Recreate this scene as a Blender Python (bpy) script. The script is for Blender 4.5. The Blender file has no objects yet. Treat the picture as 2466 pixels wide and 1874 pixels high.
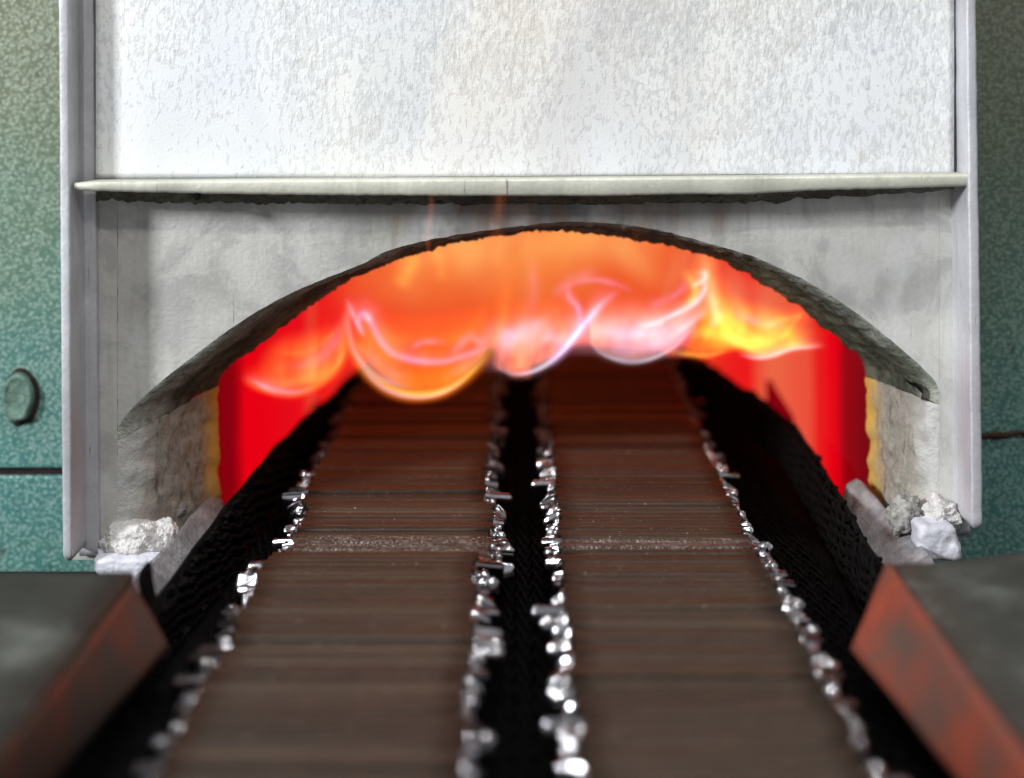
import bpy, bmesh, math, random
from mathutils import Vector, Matrix, noise

random.seed(11)
SC = bpy.context.scene
COL = SC.collection

# ------------------------------------------------------------------ camera, light, exposure
S = 0.0002        # metres per photograph pixel at the hood's front face (Y = 0)
D = 0.70          # camera to hood face
HC = 0.2374       # camera height above the belt
VX, VY = 1250.0, 163.0    # vanishing point of the belt in the photograph

cam_d = bpy.data.cameras.new('camera')
cam_d.sensor_width = 36.0
cam_d.lens = 36.0 * (D / S) / 2466.0
cam_d.shift_x = (1233 - VX) / 2466.0
cam_d.shift_y = -(937 - VY) / 2466.0
cam_d.clip_start = 0.01
cam_d.clip_end = 50
cam_d.dof.use_dof = True
cam_d.dof.focus_distance = 0.695
cam_d.dof.aperture_fstop = 3.4
cam = bpy.data.objects.new('camera', cam_d)
cam.location = (0, -D, HC)
cam.rotation_euler = (math.radians(90), 0, 0)
COL.objects.link(cam)
SC.camera = cam

w = bpy.data.worlds.new('World')
SC.world = w
w.use_nodes = True
w.node_tree.nodes['Background'].inputs[0].default_value = (0.93, 0.96, 1.0, 1)
w.node_tree.nodes['Background'].inputs[1].default_value = 0.30


def area(name, loc, target, sx, sy, power, color):
    l = bpy.data.lights.new(name, 'AREA')
    l.shape = 'RECTANGLE'
    l.size = sx
    l.size_y = sy
    l.energy = power
    l.color = color
    o = bpy.data.objects.new(name, l)
    o.location = loc
    o.rotation_euler = (Vector(target) - Vector(loc)).to_track_quat('-Z', 'Y').to_euler()
    COL.objects.link(o)
    return o


area('window_light', (-1.9, -1.35, 0.95), (0, 0, 0.08), 0.28, 0.36, 64, (0.94, 0.97, 1.0))
area('glint_strip_light', (0.35, -1.9, 1.75), (0, 0, 0.05), 1.3, 0.05, 16, (1.0, 0.98, 0.94))  # unseen strip lamp, added for fill and bar-end glints
area('glint_strip_light', (-0.12, -0.72, 1.95), (-0.05, -0.2, 0.0), 1.3, 0.03, 16, (0.96, 0.98, 1.0))  # second added strip, overhead, for glints on the rounded bar edges

SC.view_settings.view_transform = 'Standard'
SC.view_settings.look = 'None'
SC.view_settings.exposure = 0.0
SC.view_settings.gamma = 1.0
SC.view_settings.use_curve_mapping = False
SC.render.engine = 'CYCLES'
SC.cycles.use_denoising = True
SC.cycles.transparent_max_bounces = 48
SC.cycles.max_bounces = 8
SC.cycles.sample_clamp_indirect = 6.0


# ------------------------------------------------------------------ helpers
def P(x, y, d=1.0):
    """a point seen at photograph pixel (x, y) that lies at d times the camera-to-hood distance"""
    return Vector(((x - VX) * S * d, (d - 1) * D, HC - (y - VY) * S * d))


def interp(pts, t):
    """piecewise linear y(x)"""
    if t <= pts[0][0]:
        return pts[0][1]
    for (x0, y0), (x1, y1) in zip(pts, pts[1:]):
        if t <= x1:
            return y0 + (y1 - y0) * (t - x0) / (x1 - x0)
    return pts[-1][1]


def smooth_poly(pts, n):
    """Catmull-Rom through pts (tuples of any length), n samples"""
    pts = [Vector(p) for p in pts]
    p = [pts[0] * 2 - pts[1]] + pts + [pts[-1] * 2 - pts[-2]]
    seg = len(pts) - 1
    out = []
    for i in range(n):
        t = i / (n - 1) * seg
        k = min(int(t), seg - 1)
        f = t - k
        a, b, c, e = p[k], p[k + 1], p[k + 2], p[k + 3]
        out.append(0.5 * ((2 * b) + (c - a) * f + (2 * a - 5 * b + 4 * c - e) * f * f + (3 * b - a - 3 * c + e) * f ** 3))
    return out


def resample(pts, n):
    """n points evenly spaced along a fine polyline"""
    L = [0.0]
    for a, b in zip(pts, pts[1:]):
        L.append(L[-1] + (Vector(b) - Vector(a)).length)
    out, k = [], 0
    for i in range(n):
        t = L[-1] * i / (n - 1)
        while k < len(pts) - 2 and L[k + 1] < t:
            k += 1
        f = (t - L[k]) / max(L[k + 1] - L[k], 1e-12)
        out.append(Vector(pts[k]).lerp(Vector(pts[k + 1]), f))
    return out


def mesh_obj(name, verts, faces, mat, parent=None, smooth=False, bevel=0.0, segs=2):
    me = bpy.data.meshes.new(name)
    me.from_pydata([tuple(v) for v in verts], [], faces)
    me.update()
    bm = bmesh.new()
    bm.from_mesh(me)
    bmesh.ops.recalc_face_normals(bm, faces=bm.faces)
    if bevel:
        bmesh.ops.bevel(bm, geom=list(bm.edges), offset=bevel, segments=segs, affect='EDGES', profile=0.5)
    bm.to_mesh(me)
    bm.free()
    if smooth:
        me.polygons.foreach_set('use_smooth', [True] * len(me.polygons))
    me.materials.append(mat)
    return link(name, me, parent)


def link(name, me, parent=None):
    o = bpy.data.objects.new(name, me)
    COL.objects.link(o)
    if parent is not None:
        o.parent = parent
        o.matrix_parent_inverse = parent.matrix_world.inverted() if False else Matrix.Translation(-parent.location)
    return o


def empty(name, loc, label, cat, group=None):
    o = bpy.data.objects.new(name, None)
    o.empty_display_size = 0.01
    o.location = loc
    COL.objects.link(o)
    return tag(o, label, cat, group)


def tag(o, label=None, cat=None, group=None, kind=None):
    for k, v in (('label', label), ('category', cat), ('group', group), ('kind', kind)):
        if v:
            o[k] = v
    return o


def hexa(name, q0, q1, mat, parent=None, bevel=0.0):
    """box between two quads of points (same winding)"""
    v = list(q0) + list(q1)
    f = [(0, 1, 2, 3), (7, 6, 5, 4)] + [(i, i + 4, (i + 1) % 4 + 4, (i + 1) % 4) for i in range(4)]
    return mesh_obj(name, v, f, mat, parent, bevel=bevel)


def grid_obj(name, rows, mat, parent=None, smooth=True, thick=0.0, colors=None):
    """rows: list of equal-length point lists -> quad sheet"""
    n, m = len(rows), len(rows[0])
    v = [p for r in rows for p in r]
    f = [(i * m + j, i * m + j + 1, (i + 1) * m + j + 1, (i + 1) * m + j) for i in range(n - 1) for j in range(m - 1)]
    me = bpy.data.meshes.new(name)
    me.from_pydata([tuple(p) for p in v], [], f)
    me.update()
    if smooth:
        me.polygons.foreach_set('use_smooth', [True] * len(me.polygons))
    if colors is not None:
        at = me.color_attributes.new('flame_emission', 'FLOAT_COLOR', 'POINT')
        flat = []
        for r in colors:
            for c in r:
                flat.extend((c[0], c[1], c[2], 1.0))
        at.data.foreach_set('color', flat)
    me.materials.append(mat)
    o = link(name, me, parent)
    if thick:
        md = o.modifiers.new('thickness', 'SOLIDIFY')
        md.thickness = abs(thick)
        md.offset = 1 if thick > 0 else -1
    return o


# ------------------------------------------------------------------ materials
class NT:
    def __init__(self, name):
        self.m = bpy.data.materials.new(name)
        self.m.use_nodes = True
        self.t = self.m.node_tree
        self.b = self.t.nodes['Principled BSDF']
        self.out = self.t.nodes['Material Output']
        self._co = None

    def n(self, typ, **kw):
        nd = self.t.nodes.new(typ)
        for k, v in kw.items():
            setattr(nd, k, v)
        return nd

    def l(self, a, b):
        self.t.links.new(a, b)

    def co(self, scale=(1, 1, 1)):
        if self._co is None:
            g = self.n('ShaderNodeNewGeometry')
            self._co = g.outputs['Position']
        mp = self.n('ShaderNodeMapping')
        mp.inputs['Scale'].default_value = scale
        self.l(self._co, mp.inputs['Vector'])
        return mp.outputs[0]

    def local(self, scale=(1, 1, 1), rnd=True):
        tc = self.n('ShaderNodeTexCoord')
        mp = self.n('ShaderNodeMapping')
        mp.inputs['Scale'].default_value = scale
        src = tc.outputs['Object']
        if rnd:
            oi = self.n('ShaderNodeObjectInfo')
            ml = self.n('ShaderNodeVectorMath', operation='SCALE')
            cb = self.n('ShaderNodeCombineXYZ')
            for i in range(3):
                self.l(oi.outputs['Random'], cb.inputs[i])
            self.l(cb.outputs[0], ml.inputs[0])
            ml.inputs['Scale'].default_value = 7.0
            ad = self.n('ShaderNodeVectorMath', operation='ADD')
            self.l(src, ad.inputs[0])
            self.l(ml.outputs[0], ad.inputs[1])
            src = ad.outputs[0]
        self.l(src, mp.inputs['Vector'])
        return mp.outputs[0]

    def noise(self, vec, scale, detail=4, rough=0.55, dist=0.0):
        nd = self.n('ShaderNodeTexNoise')
        nd.inputs['Scale'].default_value = scale
        nd.inputs['Detail'].default_value = detail
        nd.inputs['Roughness'].default_value = rough
        nd.inputs['Distortion'].default_value = dist
        self.l(vec, nd.inputs['Vector'])
        return nd.outputs['Fac']

    def vor(self, vec, scale, feature='F1', out='Distance'):
        nd = self.n('ShaderNodeTexVoronoi', feature=feature)
        nd.inputs['Scale'].default_value = scale
        self.l(vec, nd.inputs['Vector'])
        return nd.outputs[out]

    def ramp(self, fac, stops, interp='LINEAR'):
        nd = self.n('ShaderNodeValToRGB')
        cr = nd.color_ramp
        cr.interpolation = interp
        while len(cr.elements) < len(stops):
            cr.elements.new(0.5)
        for e, (p, c) in zip(cr.elements, stops):
            e.position = p
            e.color = (c, c, c, 1) if isinstance(c, (int, float)) else (*c, 1)
        self.l(fac, nd.inputs[0])
        return nd.outputs[0]

    def mix(self, fac, a, b, mode='MIX'):
        nd = self.n('ShaderNodeMix', data_type='RGBA', blend_type=mode)
        for src, k in ((fac, 0), (a, 6), (b, 7)):
            if isinstance(src, (int, float)):
                nd.inputs[k].default_value = src
            elif isinstance(src, tuple):
                nd.inputs[k].default_value = (*src, 1)
            else:
                self.l(src, nd.inputs[k])
        return nd.outputs[2]

    def math(self, op, a, b=None, c=None):
        nd = self.n('ShaderNodeMath', operation=op)
        for i, s in enumerate((a, b, c)):
            if s is None:
                continue
            if isinstance(s, (int, float)):
                nd.inputs[i].default_value = s
            else:
                self.l(s, nd.inputs[i])
        return nd.outputs[0]

    def rng(self, v, a, b, c=0.0, d=1.0):
        nd = self.n('ShaderNodeMapRange')
        self.l(v, nd.inputs[0])
        for i, x in enumerate((a, b, c, d)):
            nd.inputs[i + 1].default_value = x
        return nd.outputs[0]

    def xyz(self):
        self.co()
        sp = self.n('ShaderNodeSeparateXYZ')
        self.l(self._co, sp.inputs[0])
        return sp.outputs

    def bump(self, h, dist, strength=1.0, prev=None):
        nd = self.n('ShaderNodeBump')
        nd.inputs['Strength'].default_value = strength
        nd.inputs['Distance'].default_value = dist
        self.l(h, nd.inputs['Height'])
        if prev is not None:
            self.l(prev, nd.inputs['Normal'])
        return nd.outputs[0]

    def set(self, **kw):
        names = dict(base='Base Color', rough='Roughness', metal='Metallic', normal='Normal', spec='Specular IOR Level',
                     emit='Emission Color', emit_s='Emission Strength', coat='Coat Weight', coat_r='Coat Roughness')
        for k, v in kw.items():
            i = self.b.inputs[names[k]]
            if isinstance(v, (int, float)):
                i.default_value = v
            elif isinstance(v, tuple):
                i.default_value = (*v, 1)
            else:
                self.l(v, i)
        return self.m


def m_green(name, smoke):  # smoke: smoke stain strength; the higher value includes painted hood shadow
    m = NT(name)
    c = m.co()
    X = m.xyz()
    cell = m.vor(c, 560, 'SMOOTH_F1')
    big = m.noise(c, 22, 4)
    fine = m.noise(c, 900, 3)
    hz = m.math('ADD', m.rng(X[2], 0.02, 0.26), m.math('MULTIPLY', m.math('SUBTRACT', big, 0.5), 0.5))
    col = m.ramp(hz, [(0.0, (0.085, 0.30, 0.285)), (0.45, (0.15, 0.30, 0.225)), (0.8, (0.23, 0.28, 0.17)), (1, (0.26, 0.28, 0.17))])
    col = m.mix(m.rng(cell, 0.1, 0.55), m.mix(0.42, col, (0.55, 0.64, 0.56)), m.mix(0.35, col, (0.02, 0.04, 0.03)))
    spots = m.ramp(m.noise(c, 75, 5, 0.6), [(0.66, 0.0), (0.74, 1.0)])
    col = m.mix(m.math('MULTIPLY', spots, 0.75), col, (0.05, 0.045, 0.03))
    col = m.mix(m.rng(fine, 0.3, 0.7, 0.0, 0.25), col, (0.05, 0.08, 0.06))
    # smoke staining; the stronger setting also carries painted hood shadow
    st = m.rng(m.math('ADD', m.noise(m.co((1, 1, .5)), 14, 4), m.rng(X[2], 0.0, 0.27, -.25, .3)), 0.25, 0.75, smoke * .35, smoke)
    col = m.mix(st, col, (0.016, 0.016, 0.010))
    nrm = m.bump(cell, 0.00042, 0.8)
    nrm = m.bump(fine, 0.0003, 0.5, nrm)
    return m.set(base=col, rough=0.33, spec=0.6, normal=nrm)


def m_alu(name, tone=(0.69, 0.68, 0.635), soot=True):
    m = NT(name)
    c = m.co()
    X = m.xyz()
    streak = m.noise(m.co((160, 160, 14)), 1.0, 5, 0.6)
    blotch = m.noise(c, 16, 5, 0.55)
    fine = m.noise(c, 420, 4, 0.6)
    col = m.mix(m.rng(blotch, 0.3, 0.7), tuple(t * 0.78 for t in tone), tuple(min(1, t * 1.14) for t in tone))
    col = m.mix(m.rng(streak, 0.52, 0.75, 0.0, 0.4), col, tuple(t * 0.5 for t in tone))
    scr = m.ramp(m.noise(m.co((420, 420, 38)), 1.0, 3, 0.6), [(0.655, 0.0), (0.70, 1.0)])
    msk = m.ramp(m.noise(c, 26, 3), [(0.50, 0.0), (0.62, 1.0)])
    col = m.mix(m.math('MULTIPLY', m.math('MULTIPLY', scr, msk), 0.7), col, (0.10, 0.10, 0.12))
    col = m.mix(m.rng(fine, 0.35, 0.75, 0.0, 0.22), col, tuple(t * 0.5 for t in tone))
    if soot:
        # smoke stain above the crown of the arch
        dx = m.math('DIVIDE', m.math('SUBTRACT', X[0], 0.015), 0.095)
        dz = m.math('DIVIDE', m.math('SUBTRACT', X[2], 0.175), 0.030)
        r = m.math('ADD', m.math('MULTIPLY', dx, dx), m.math('MULTIPLY', dz, dz))
        r = m.math('ADD', r, m.math('MULTIPLY', m.math('SUBTRACT', streak, 0.5), 1.8))
        col = m.mix(m.rng(r, 1.5, 0.0, 0.0, 0.80), col, (0.13, 0.105, 0.105))
        tint = m.math('MULTIPLY', m.rng(r, 1.1, 0.1, 0.0, 0.85), m.ramp(m.noise(m.co((60, 60, 20)), 1.0, 3), [(0.45, 0.0), (0.65, 1.0)]))
        col = m.mix(tint, col, (0.34, 0.17, 0.09))
        mott = m.ramp(m.noise(c, 34, 5, 0.65, 0.6), [(0.42, 1.0), (0.52, 0.0)])
        col = m.mix(m.math('MULTIPLY', mott, 0.38), col, (0.30, 0.30, 0.30))
        wht = m.ramp(m.noise(m.co((1, 1, .7)), 19, 4, 0.6, 0.4), [(0.54, 0.0), (0.66, 1.0)])
        col = m.mix(m.math('MULTIPLY', wht, 0.6), col, (0.80, 0.80, 0.80))
        yel = m.ramp(m.noise(c, 12, 2), [(0.5, 0.0), (0.7, 0.35)])
        col = m.mix(yel, col, (0.52, 0.52, 0.40))
    nrm = m.bump(fine, 0.0004, 0.5)
    nrm = m.bump(blotch, 0.0012, 0.35, nrm)
    return m.set(base=col, rough=m.rng(streak, 0.3, 0.8, 0.40, 0.62), metal=0.35, normal=nrm)


def m_door():
    m = NT('flaking_silver_paint')
    c = m.co()
    X = m.xyz()
    flake = m.noise(m.co((1, 1, 0.45)), 430, 3, 0.55, 0.3)
    flake2 = m.noise(m.co((1, 1, 0.5)), 900, 2, 0.5)
    blotch = m.noise(c, 9, 3, 0.5)
    blotch2 = m.noise(c, 20, 3, 0.5)
    # more flaked-off patches higher up and to the right
    dens = m.math('ADD', m.rng(X[2], 0.185, 0.285, -0.06, 0.055), m.rng(X[0], -0.2, 0.21, -0.045, 0.04))
    dens = m.math('ADD', dens, m.math('MULTIPLY', m.math('SUBTRACT', blotch2, 0.5), 0.42))
    f = m.math('ADD', m.math('ADD', m.math('MULTIPLY', flake, 0.75), m.math('MULTIPLY', flake2, 0.25)), dens)
    off = m.ramp(f, [(0.46, 0.0), (0.68, 1.0)])
    base = m.mix(m.rng(blotch, 0.35, 0.65), (0.80, 0.82, 0.86), (0.86, 0.86, 0.81))
    col = m.mix(off, base, m.mix(m.rng(blotch2, 0.3, 0.7), (0.52, 0.54, 0.58), (0.64, 0.625, 0.57)))
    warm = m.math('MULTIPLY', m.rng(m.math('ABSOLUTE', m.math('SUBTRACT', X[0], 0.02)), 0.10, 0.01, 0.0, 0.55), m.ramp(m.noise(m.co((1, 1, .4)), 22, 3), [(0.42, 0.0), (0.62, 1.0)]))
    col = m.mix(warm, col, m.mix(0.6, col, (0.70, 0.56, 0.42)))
    gr = m.math('MULTIPLY', m.ramp(m.noise(m.co((1, 1, .35)), 15, 4, 0.55, 0.5), [(0.46, 0.0), (0.60, 1.0)]), m.rng(X[0], -0.22, 0.2, 0.25, 0.75))
    col = m.mix(gr, col, m.mix(0.55, col, (0.36, 0.40, 0.47)))
    ed = m.ramp(f, [(0.475, 0.0), (0.505, 1.0), (0.54, 0.0)])
    col = m.mix(m.math('MULTIPLY', ed, 0.22), col, (0.34, 0.34, 0.33))
    nrm = m.bump(off, 0.00024, 0.6)
    nrm = m.bump(m.noise(c, 700, 2), 0.0003, 0.35, nrm)
    return m.set(base=col, rough=0.5, metal=0.12, normal=nrm)


def m_crust(name, a, b, c3, glow=False):
    m = NT(name)
    c = m.co()
    n1 = m.noise(c, 240, 6, 0.7)
    n2 = m.noise(c, 45, 4, 0.6)
    col = m.mix(m.rng(n1, 0.3, 0.7), a, b)
    col = m.mix(m.ramp(n2, [(0.48, 0.0), (0.60, 0.9)]), col, c3)
    pits = m.ramp(m.noise(c, 330, 3), [(0.62, 0.0), (0.68, 1.0)])
    col = m.mix(m.math('MULTIPLY', pits, 0.8), col, (0.02, 0.02, 0.02))
    if glow:
        # aluminium paint survives near the front edge, burnt off towards the throat
        X = m.xyz()
        e = m.math('ADD', m.math('ADD', X[1], m.rng(X[0], -0.2, 0.12, 0.002, 0.015)), m.math('MULTIPLY', m.math('SUBTRACT', n2, 0.5), 0.05))
        col = m.mix(m.rng(e, 0.026, 0.009, 0.0, 0.92), col, m.mix(m.rng(n1, .3, .7), (0.28, 0.30, 0.25), (0.62, 0.64, 0.57)))
    return m.set(base=col, rough=0.9, spec=0.2, normal=m.bump(n1, 0.0025, 1.0))


def m_jamb():
    m = NT('scorched_refractory')
    c = m.co()
    X = m.xyz()
    n1 = m.noise(c, 220, 6, 0.7)
    n2 = m.noise(m.co((70, 70, 22)), 1.0, 4, 0.6)
    col = m.mix(m.rng(n1, 0.3, 0.7), (0.19, 0.185, 0.14), (0.50, 0.48, 0.40))
    col = m.mix(m.rng(n2, 0.42, 0.7, 0.0, 0.7), col, (0.35, 0.33, 0.31))
    pits = m.ramp(m.noise(m.co((1, 1, 0.4)), 190, 4), [(0.56, 0.0), (0.68, 1.0)])
    col = m.mix(m.math('MULTIPLY', pits, 0.6), col, (0.05, 0.04, 0.035))
    fa = m.math('ADD', X[1], m.math('MULTIPLY', m.math('SUBTRACT', n1, 0.5), 0.02))
    col = m.mix(m.rng(fa, 0.014, 0.002, 0.0, 0.85), col, (0.60, 0.60, 0.58))
    # yellow band on the rear edge: fire glow painted in, with heat discolouring
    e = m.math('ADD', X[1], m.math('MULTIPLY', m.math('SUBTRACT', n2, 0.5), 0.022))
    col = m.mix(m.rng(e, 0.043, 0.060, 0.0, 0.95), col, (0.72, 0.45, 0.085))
    return m.set(base=col, rough=0.9, spec=0.2, normal=m.bump(n1, 0.002, 0.9))


def m_simple(name, base, rough=0.6, metal=0.0, nscale=80, var=0.3, bump=0.0006, spec=0.4):
    m = NT(name)
    c = m.co()
    n1 = m.noise(c, nscale, 5, 0.6)
    col = m.mix(m.rng(n1, 0.3, 0.7), tuple(b * (1 - var) for b in base), tuple(min(1, b * (1 + var)) for b in base))
    return m.set(base=col, rough=rough, metal=metal, spec=spec, normal=m.bump(m.noise(c, nscale * 5, 4), bump, 0.8))


def m_bar(name, dust):
    m = NT(name)
    oi = m.n('ShaderNodeObjectInfo')
    brush = m.noise(m.local((10, 900, 60)), 1.0, 4, 0.65)
    grit = m.noise(m.local(), 900, 2, 0.6)
    blot = m.noise(m.local((60, 200, 60)), 1.0, 3)
    col = m.ramp(oi.outputs['Random'], [(0.0, (0.030, 0.019, 0.012)), (0.5, (0.042, 0.027, 0.017)), (0.93, (0.054, 0.034, 0.021)), (1.0, (0.088, 0.060, 0.040))])
    col = m.mix(m.rng(brush, 0.3, 0.75, 0.0, 0.6), col, (0.022, 0.016, 0.013))
    col = m.mix(m.rng(blot, 0.5, 0.8, 0.0, 0.5), col, (0.085, 0.045, 0.026))
    spk = m.ramp(grit, [(0.70, 0.0), (0.74, 1.0)]) if not dust else m.math('MULTIPLY', m.ramp(m.noise(m.local(), 1100, 3, 0.7), [(0.50, 0.0), (0.64, 1.0)]), m.ramp(m.noise(m.local((1, 3, 1)), 42, 3, 0.6), [(0.36, 0.1), (0.62, 1.0)]))
    col = m.mix(m.math('MULTIPLY', spk, 0.8), col, (0.55, 0.52, 0.48))
    nrm = m.bump(brush, 0.0005, 0.6)
    nrm = m.bump(grit, 0.0006, 0.5, nrm)
    return m.set(base=col, rough=m.rng(oi.outputs['Random'], 0, 1, 0.42, 0.55), metal=0.0, spec=0.28, normal=nrm)


def m_tip(name, k):
    m = NT(name)
    n1 = m.noise(m.local(), 160, 3)
    oi = m.n('ShaderNodeObjectInfo')
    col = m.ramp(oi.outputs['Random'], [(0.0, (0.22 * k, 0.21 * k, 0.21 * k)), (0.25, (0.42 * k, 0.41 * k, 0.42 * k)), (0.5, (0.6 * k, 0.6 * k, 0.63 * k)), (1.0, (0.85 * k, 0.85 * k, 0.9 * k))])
    col = m.mix(m.rng(n1, 0.45, 0.8), col, (0.16 * k, 0.14 * k, 0.14 * k))
    return m.set(base=col, rough=m.rng(n1, 0.3, 0.7, 0.07 if k == 1 else 0.35, 0.20 if k == 1 else 0.5), metal=1.0)


def m_hot(name, stops, axis=1, lo=0.065, hi=0.46, wobble=0.25, nscale=9):
    """incandescent refractory: temperature rises with depth into the furnace except in the added vault glow"""
    m = NT(name)
    X = m.xyz()
    n = m.noise(m.co((1, 1, 0.5)), nscale, 2, 0.5)
    f = m.math('ADD', m.rng(X[axis], lo, hi), m.math('MULTIPLY', m.math('SUBTRACT', n, 0.5), wobble))
    return m.set(base=(0.02, 0.004, 0.004), rough=0.95, spec=0.0, emit=m.ramp(f, stops, 'EASE'), emit_s=1.0)


def m_plate():
    m = NT('rusty_primed_sheet')
    c = m.co()
    n1 = m.noise(c, 14, 4, 0.6)
    n2 = m.noise(c, 60, 5, 0.65)
    col = m.ramp(m.math('ADD', m.math('MULTIPLY', n1, 0.7), m.math('MULTIPLY', n2, 0.3)),
                 [(0.36, (0.022, 0.020, 0.017)), (0.52, (0.036, 0.035, 0.029)), (0.60, (0.08, 0.083, 0.072)), (0.70, (0.17, 0.18, 0.16))])
    return m.set(base=col, rough=0.55, spec=0.3, normal=m.bump(n2, 0.001, 0.6))


def m_lip(name, amount):
    m = NT(name)
    c = m.co()
    n1 = m.noise(c, 22, 4, 0.62)
    col = m.ramp(m.math('ADD', n1, amount),
                 [(0.30, (0.060, 0.050, 0.042)), (0.48, (0.085, 0.050, 0.038)), (0.66, (0.19, 0.042, 0.024)), (0.80, (0.27, 0.052, 0.024))])
    return m.set(base=col, rough=0.6, spec=0.3, normal=m.bump(n1, 0.001, 0.5))


def m_flame():
    m = NT('burning_gas')
    t = m.t
    t.nodes.remove(m.b)
    a = m.n('ShaderNodeAttribute', attribute_name='flame_emission')
    e = m.n('ShaderNodeEmission')
    tr = m.n('ShaderNodeBsdfTransparent')
    ad = m.n('ShaderNodeAddShader')
    m.l(a.outputs['Color'], e.inputs['Color'])
    m.l(e.outputs[0], ad.inputs[0])
    m.l(tr.outputs[0], ad.inputs[1])
    m.l(ad.outputs[0], m.out.inputs['Surface'])
    m.m.cycles.emission_sampling = 'NONE'
    return m.m


GREEN = m_green('green_hammertone_paint', 0.12)
GREEN_D = m_green('shadowed_smoky_green_paint', 0.50)  # darker copy for the right panels: hood shadow painted in, plus smoke stain
ALU = m_alu('aluminium_paint_on_hood')
ALU2 = m_alu('aluminium_paint_on_rails', (0.60, 0.60, 0.63), soot=False)
DOOR = m_door()
FLANGE = m_alu('pale_flange_paint', (0.60, 0.60, 0.51), soot=False)
SOOT = m_crust('sooty_crust', (0.08, 0.08, 0.06), (0.27, 0.27, 0.20), (0.11, 0.10, 0.08))
SOFFIT = m_crust('scorched_arch_crust', (0.022, 0.026, 0.019), (0.11, 0.125, 0.09), (0.16, 0.18, 0.13), True)
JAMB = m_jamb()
FIBRE = m_simple('ceramic_fibre', (0.66, 0.64, 0.62), 0.95, 0, 140, 0.2, 0.002, 0.1)
FIBRE_G = m_simple('dirty_ceramic_fibre', (0.30, 0.29, 0.27), 0.95, 0, 120, 0.5, 0.002, 0.1)
SILL = m_simple('whitish_sill_paint', (0.60, 0.60, 0.66), 0.6, 0.1, 60, 0.25, 0.001)
SIDEPLATE = m_simple('grey_scaled_steel', (0.28, 0.27, 0.28), 0.7, 0.2, 110, 0.4, 0.0012)
WIRE = m_simple('blackened_belt_wire', (0.0045, 0.004, 0.004), 0.85, 0.0, 200, 0.4, 0.0003, 0.05)
BLACK = m_simple('sooty_black_steel', (0.006, 0.0055, 0.0055), 0.9, 0.0, 60, 0.4, 0.001, 0.05)
BAR = m_bar('oxidised_brown_steel', False)
BAR_D = m_bar('dusty_brown_steel', True)
BAR_B = m_simple('shade_blackened_steel', (0.026, 0.017, 0.012), 0.6, 0.0, 120, 0.3, 0.0003, 0.15)  # darker bar copy: shade deep in the furnace painted into the colour
TIP = m_tip('bright_ground_steel', 1.0)
TIP_DIM = m_tip('shade_dimmed_steel', 0.22)  # dimmed copy of the tip steel, subduing furnace reflections by colour
PLATE = m_plate()
LIP_L = m_lip('brown_primer', -0.03)
LIP_R = m_lip('orange_primer', 0.10)
BOLT = m_simple('painted_bolt', (0.12, 0.20, 0.16), 0.45, 0.1, 160, 0.6, 0.001)
RUST = m_simple('brown_rust', (0.055, 0.03, 0.02), 0.9, 0, 200, 0.5, 0.001, 0.1)
SEAM = m_simple('dark_joint_mastic', (0.03, 0.022, 0.02), 0.9, 0, 200, 0.4, 0.0006, 0.1)
FLAME = m_flame()
RED_D, RED, ORED, ORG = (0.16, 0.0, 0.003), (0.80, 0.0, 0.006), (0.84, 0.055, 0.03), (0.88, 0.17, 0.035)
HOT_L = m_hot('glowing_wall_left', [(0.0, RED_D), (0.14, (0.24, 0, 0.004)), (0.26, RED), (0.85, (0.8, 0.004, 0.01)), (1.0, ORED)])
HOT_R = m_hot('glowing_wall_right', [(0.0, RED_D), (0.14, (0.26, 0, 0.004)), (0.26, RED), (0.34, (0.8, 0.01, 0.012)), (0.46, (0.83, 0.085, 0.045)), (0.8, (0.84, 0.13, 0.06)), (1.0, ORED)], wobble=0.12)
HOT_B = NT('glowing_back_wall')
_X = HOT_B.xyz()
_r = HOT_B.math('ABSOLUTE', HOT_B.math('SUBTRACT', _X[0], 0.01))
_r = HOT_B.math('ADD', _r, HOT_B.math('MULTIPLY', HOT_B.math('SUBTRACT', HOT_B.noise(HOT_B.co(), 14, 3), 0.5), 0.05))
HOT_B = HOT_B.set(base=(0.1, 0.06, 0.05), rough=0.95, spec=0.0, emit_s=1.0,
                  emit=HOT_B.ramp(HOT_B.rng(_r, 0.0, 0.2), [(0.0, (0.84, 0.11, 0.022)), (0.5, (0.82, 0.07, 0.018)), (0.8, (0.8, 0.012, 0.012)), (1.0, RED)]))
FILL_V = m_hot('vault_fill_glow', [(0, (0.55, 0.09, 0.015)), (0.3, (0.46, 0.13, 0.025)), (0.55, (0.30, 0.03, 0.005)), (1, (0.12, 0.0, 0.002))])  # unseen vault; its orange glow near the mouth is added to light the bars
HOT_BRICK = m_hot('cooler_burner_brick', [(0, (0.20, 0, 0.004)), (1, (0.42, 0, 0.005))], axis=2, lo=-0.02, hi=0.1)

# ------------------------------------------------------------------ furnace casing (green wall)
WD = 1.10      # depth ratio of the casing face
casing = empty('furnace_wall', (0, (WD - 1) * D, 0), 'green hammertone-painted furnace wall behind the silver hood', 'wall')


def panel(x0, x1, ytl, ytr, ybl, ybr, label=None, mat=None):
    q0 = [P(x0, ytl, WD), P(x1, ytr, WD), P(x1, ybr, WD), P(x0, ybl, WD)]
    q1 = [p + Vector((0, 0.012, 0)) for p in q0]
    o = hexa('wall_panel', q0, q1, mat or GREEN, casing, bevel=0.0012)
    if label:
        o['label'] = label


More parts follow.
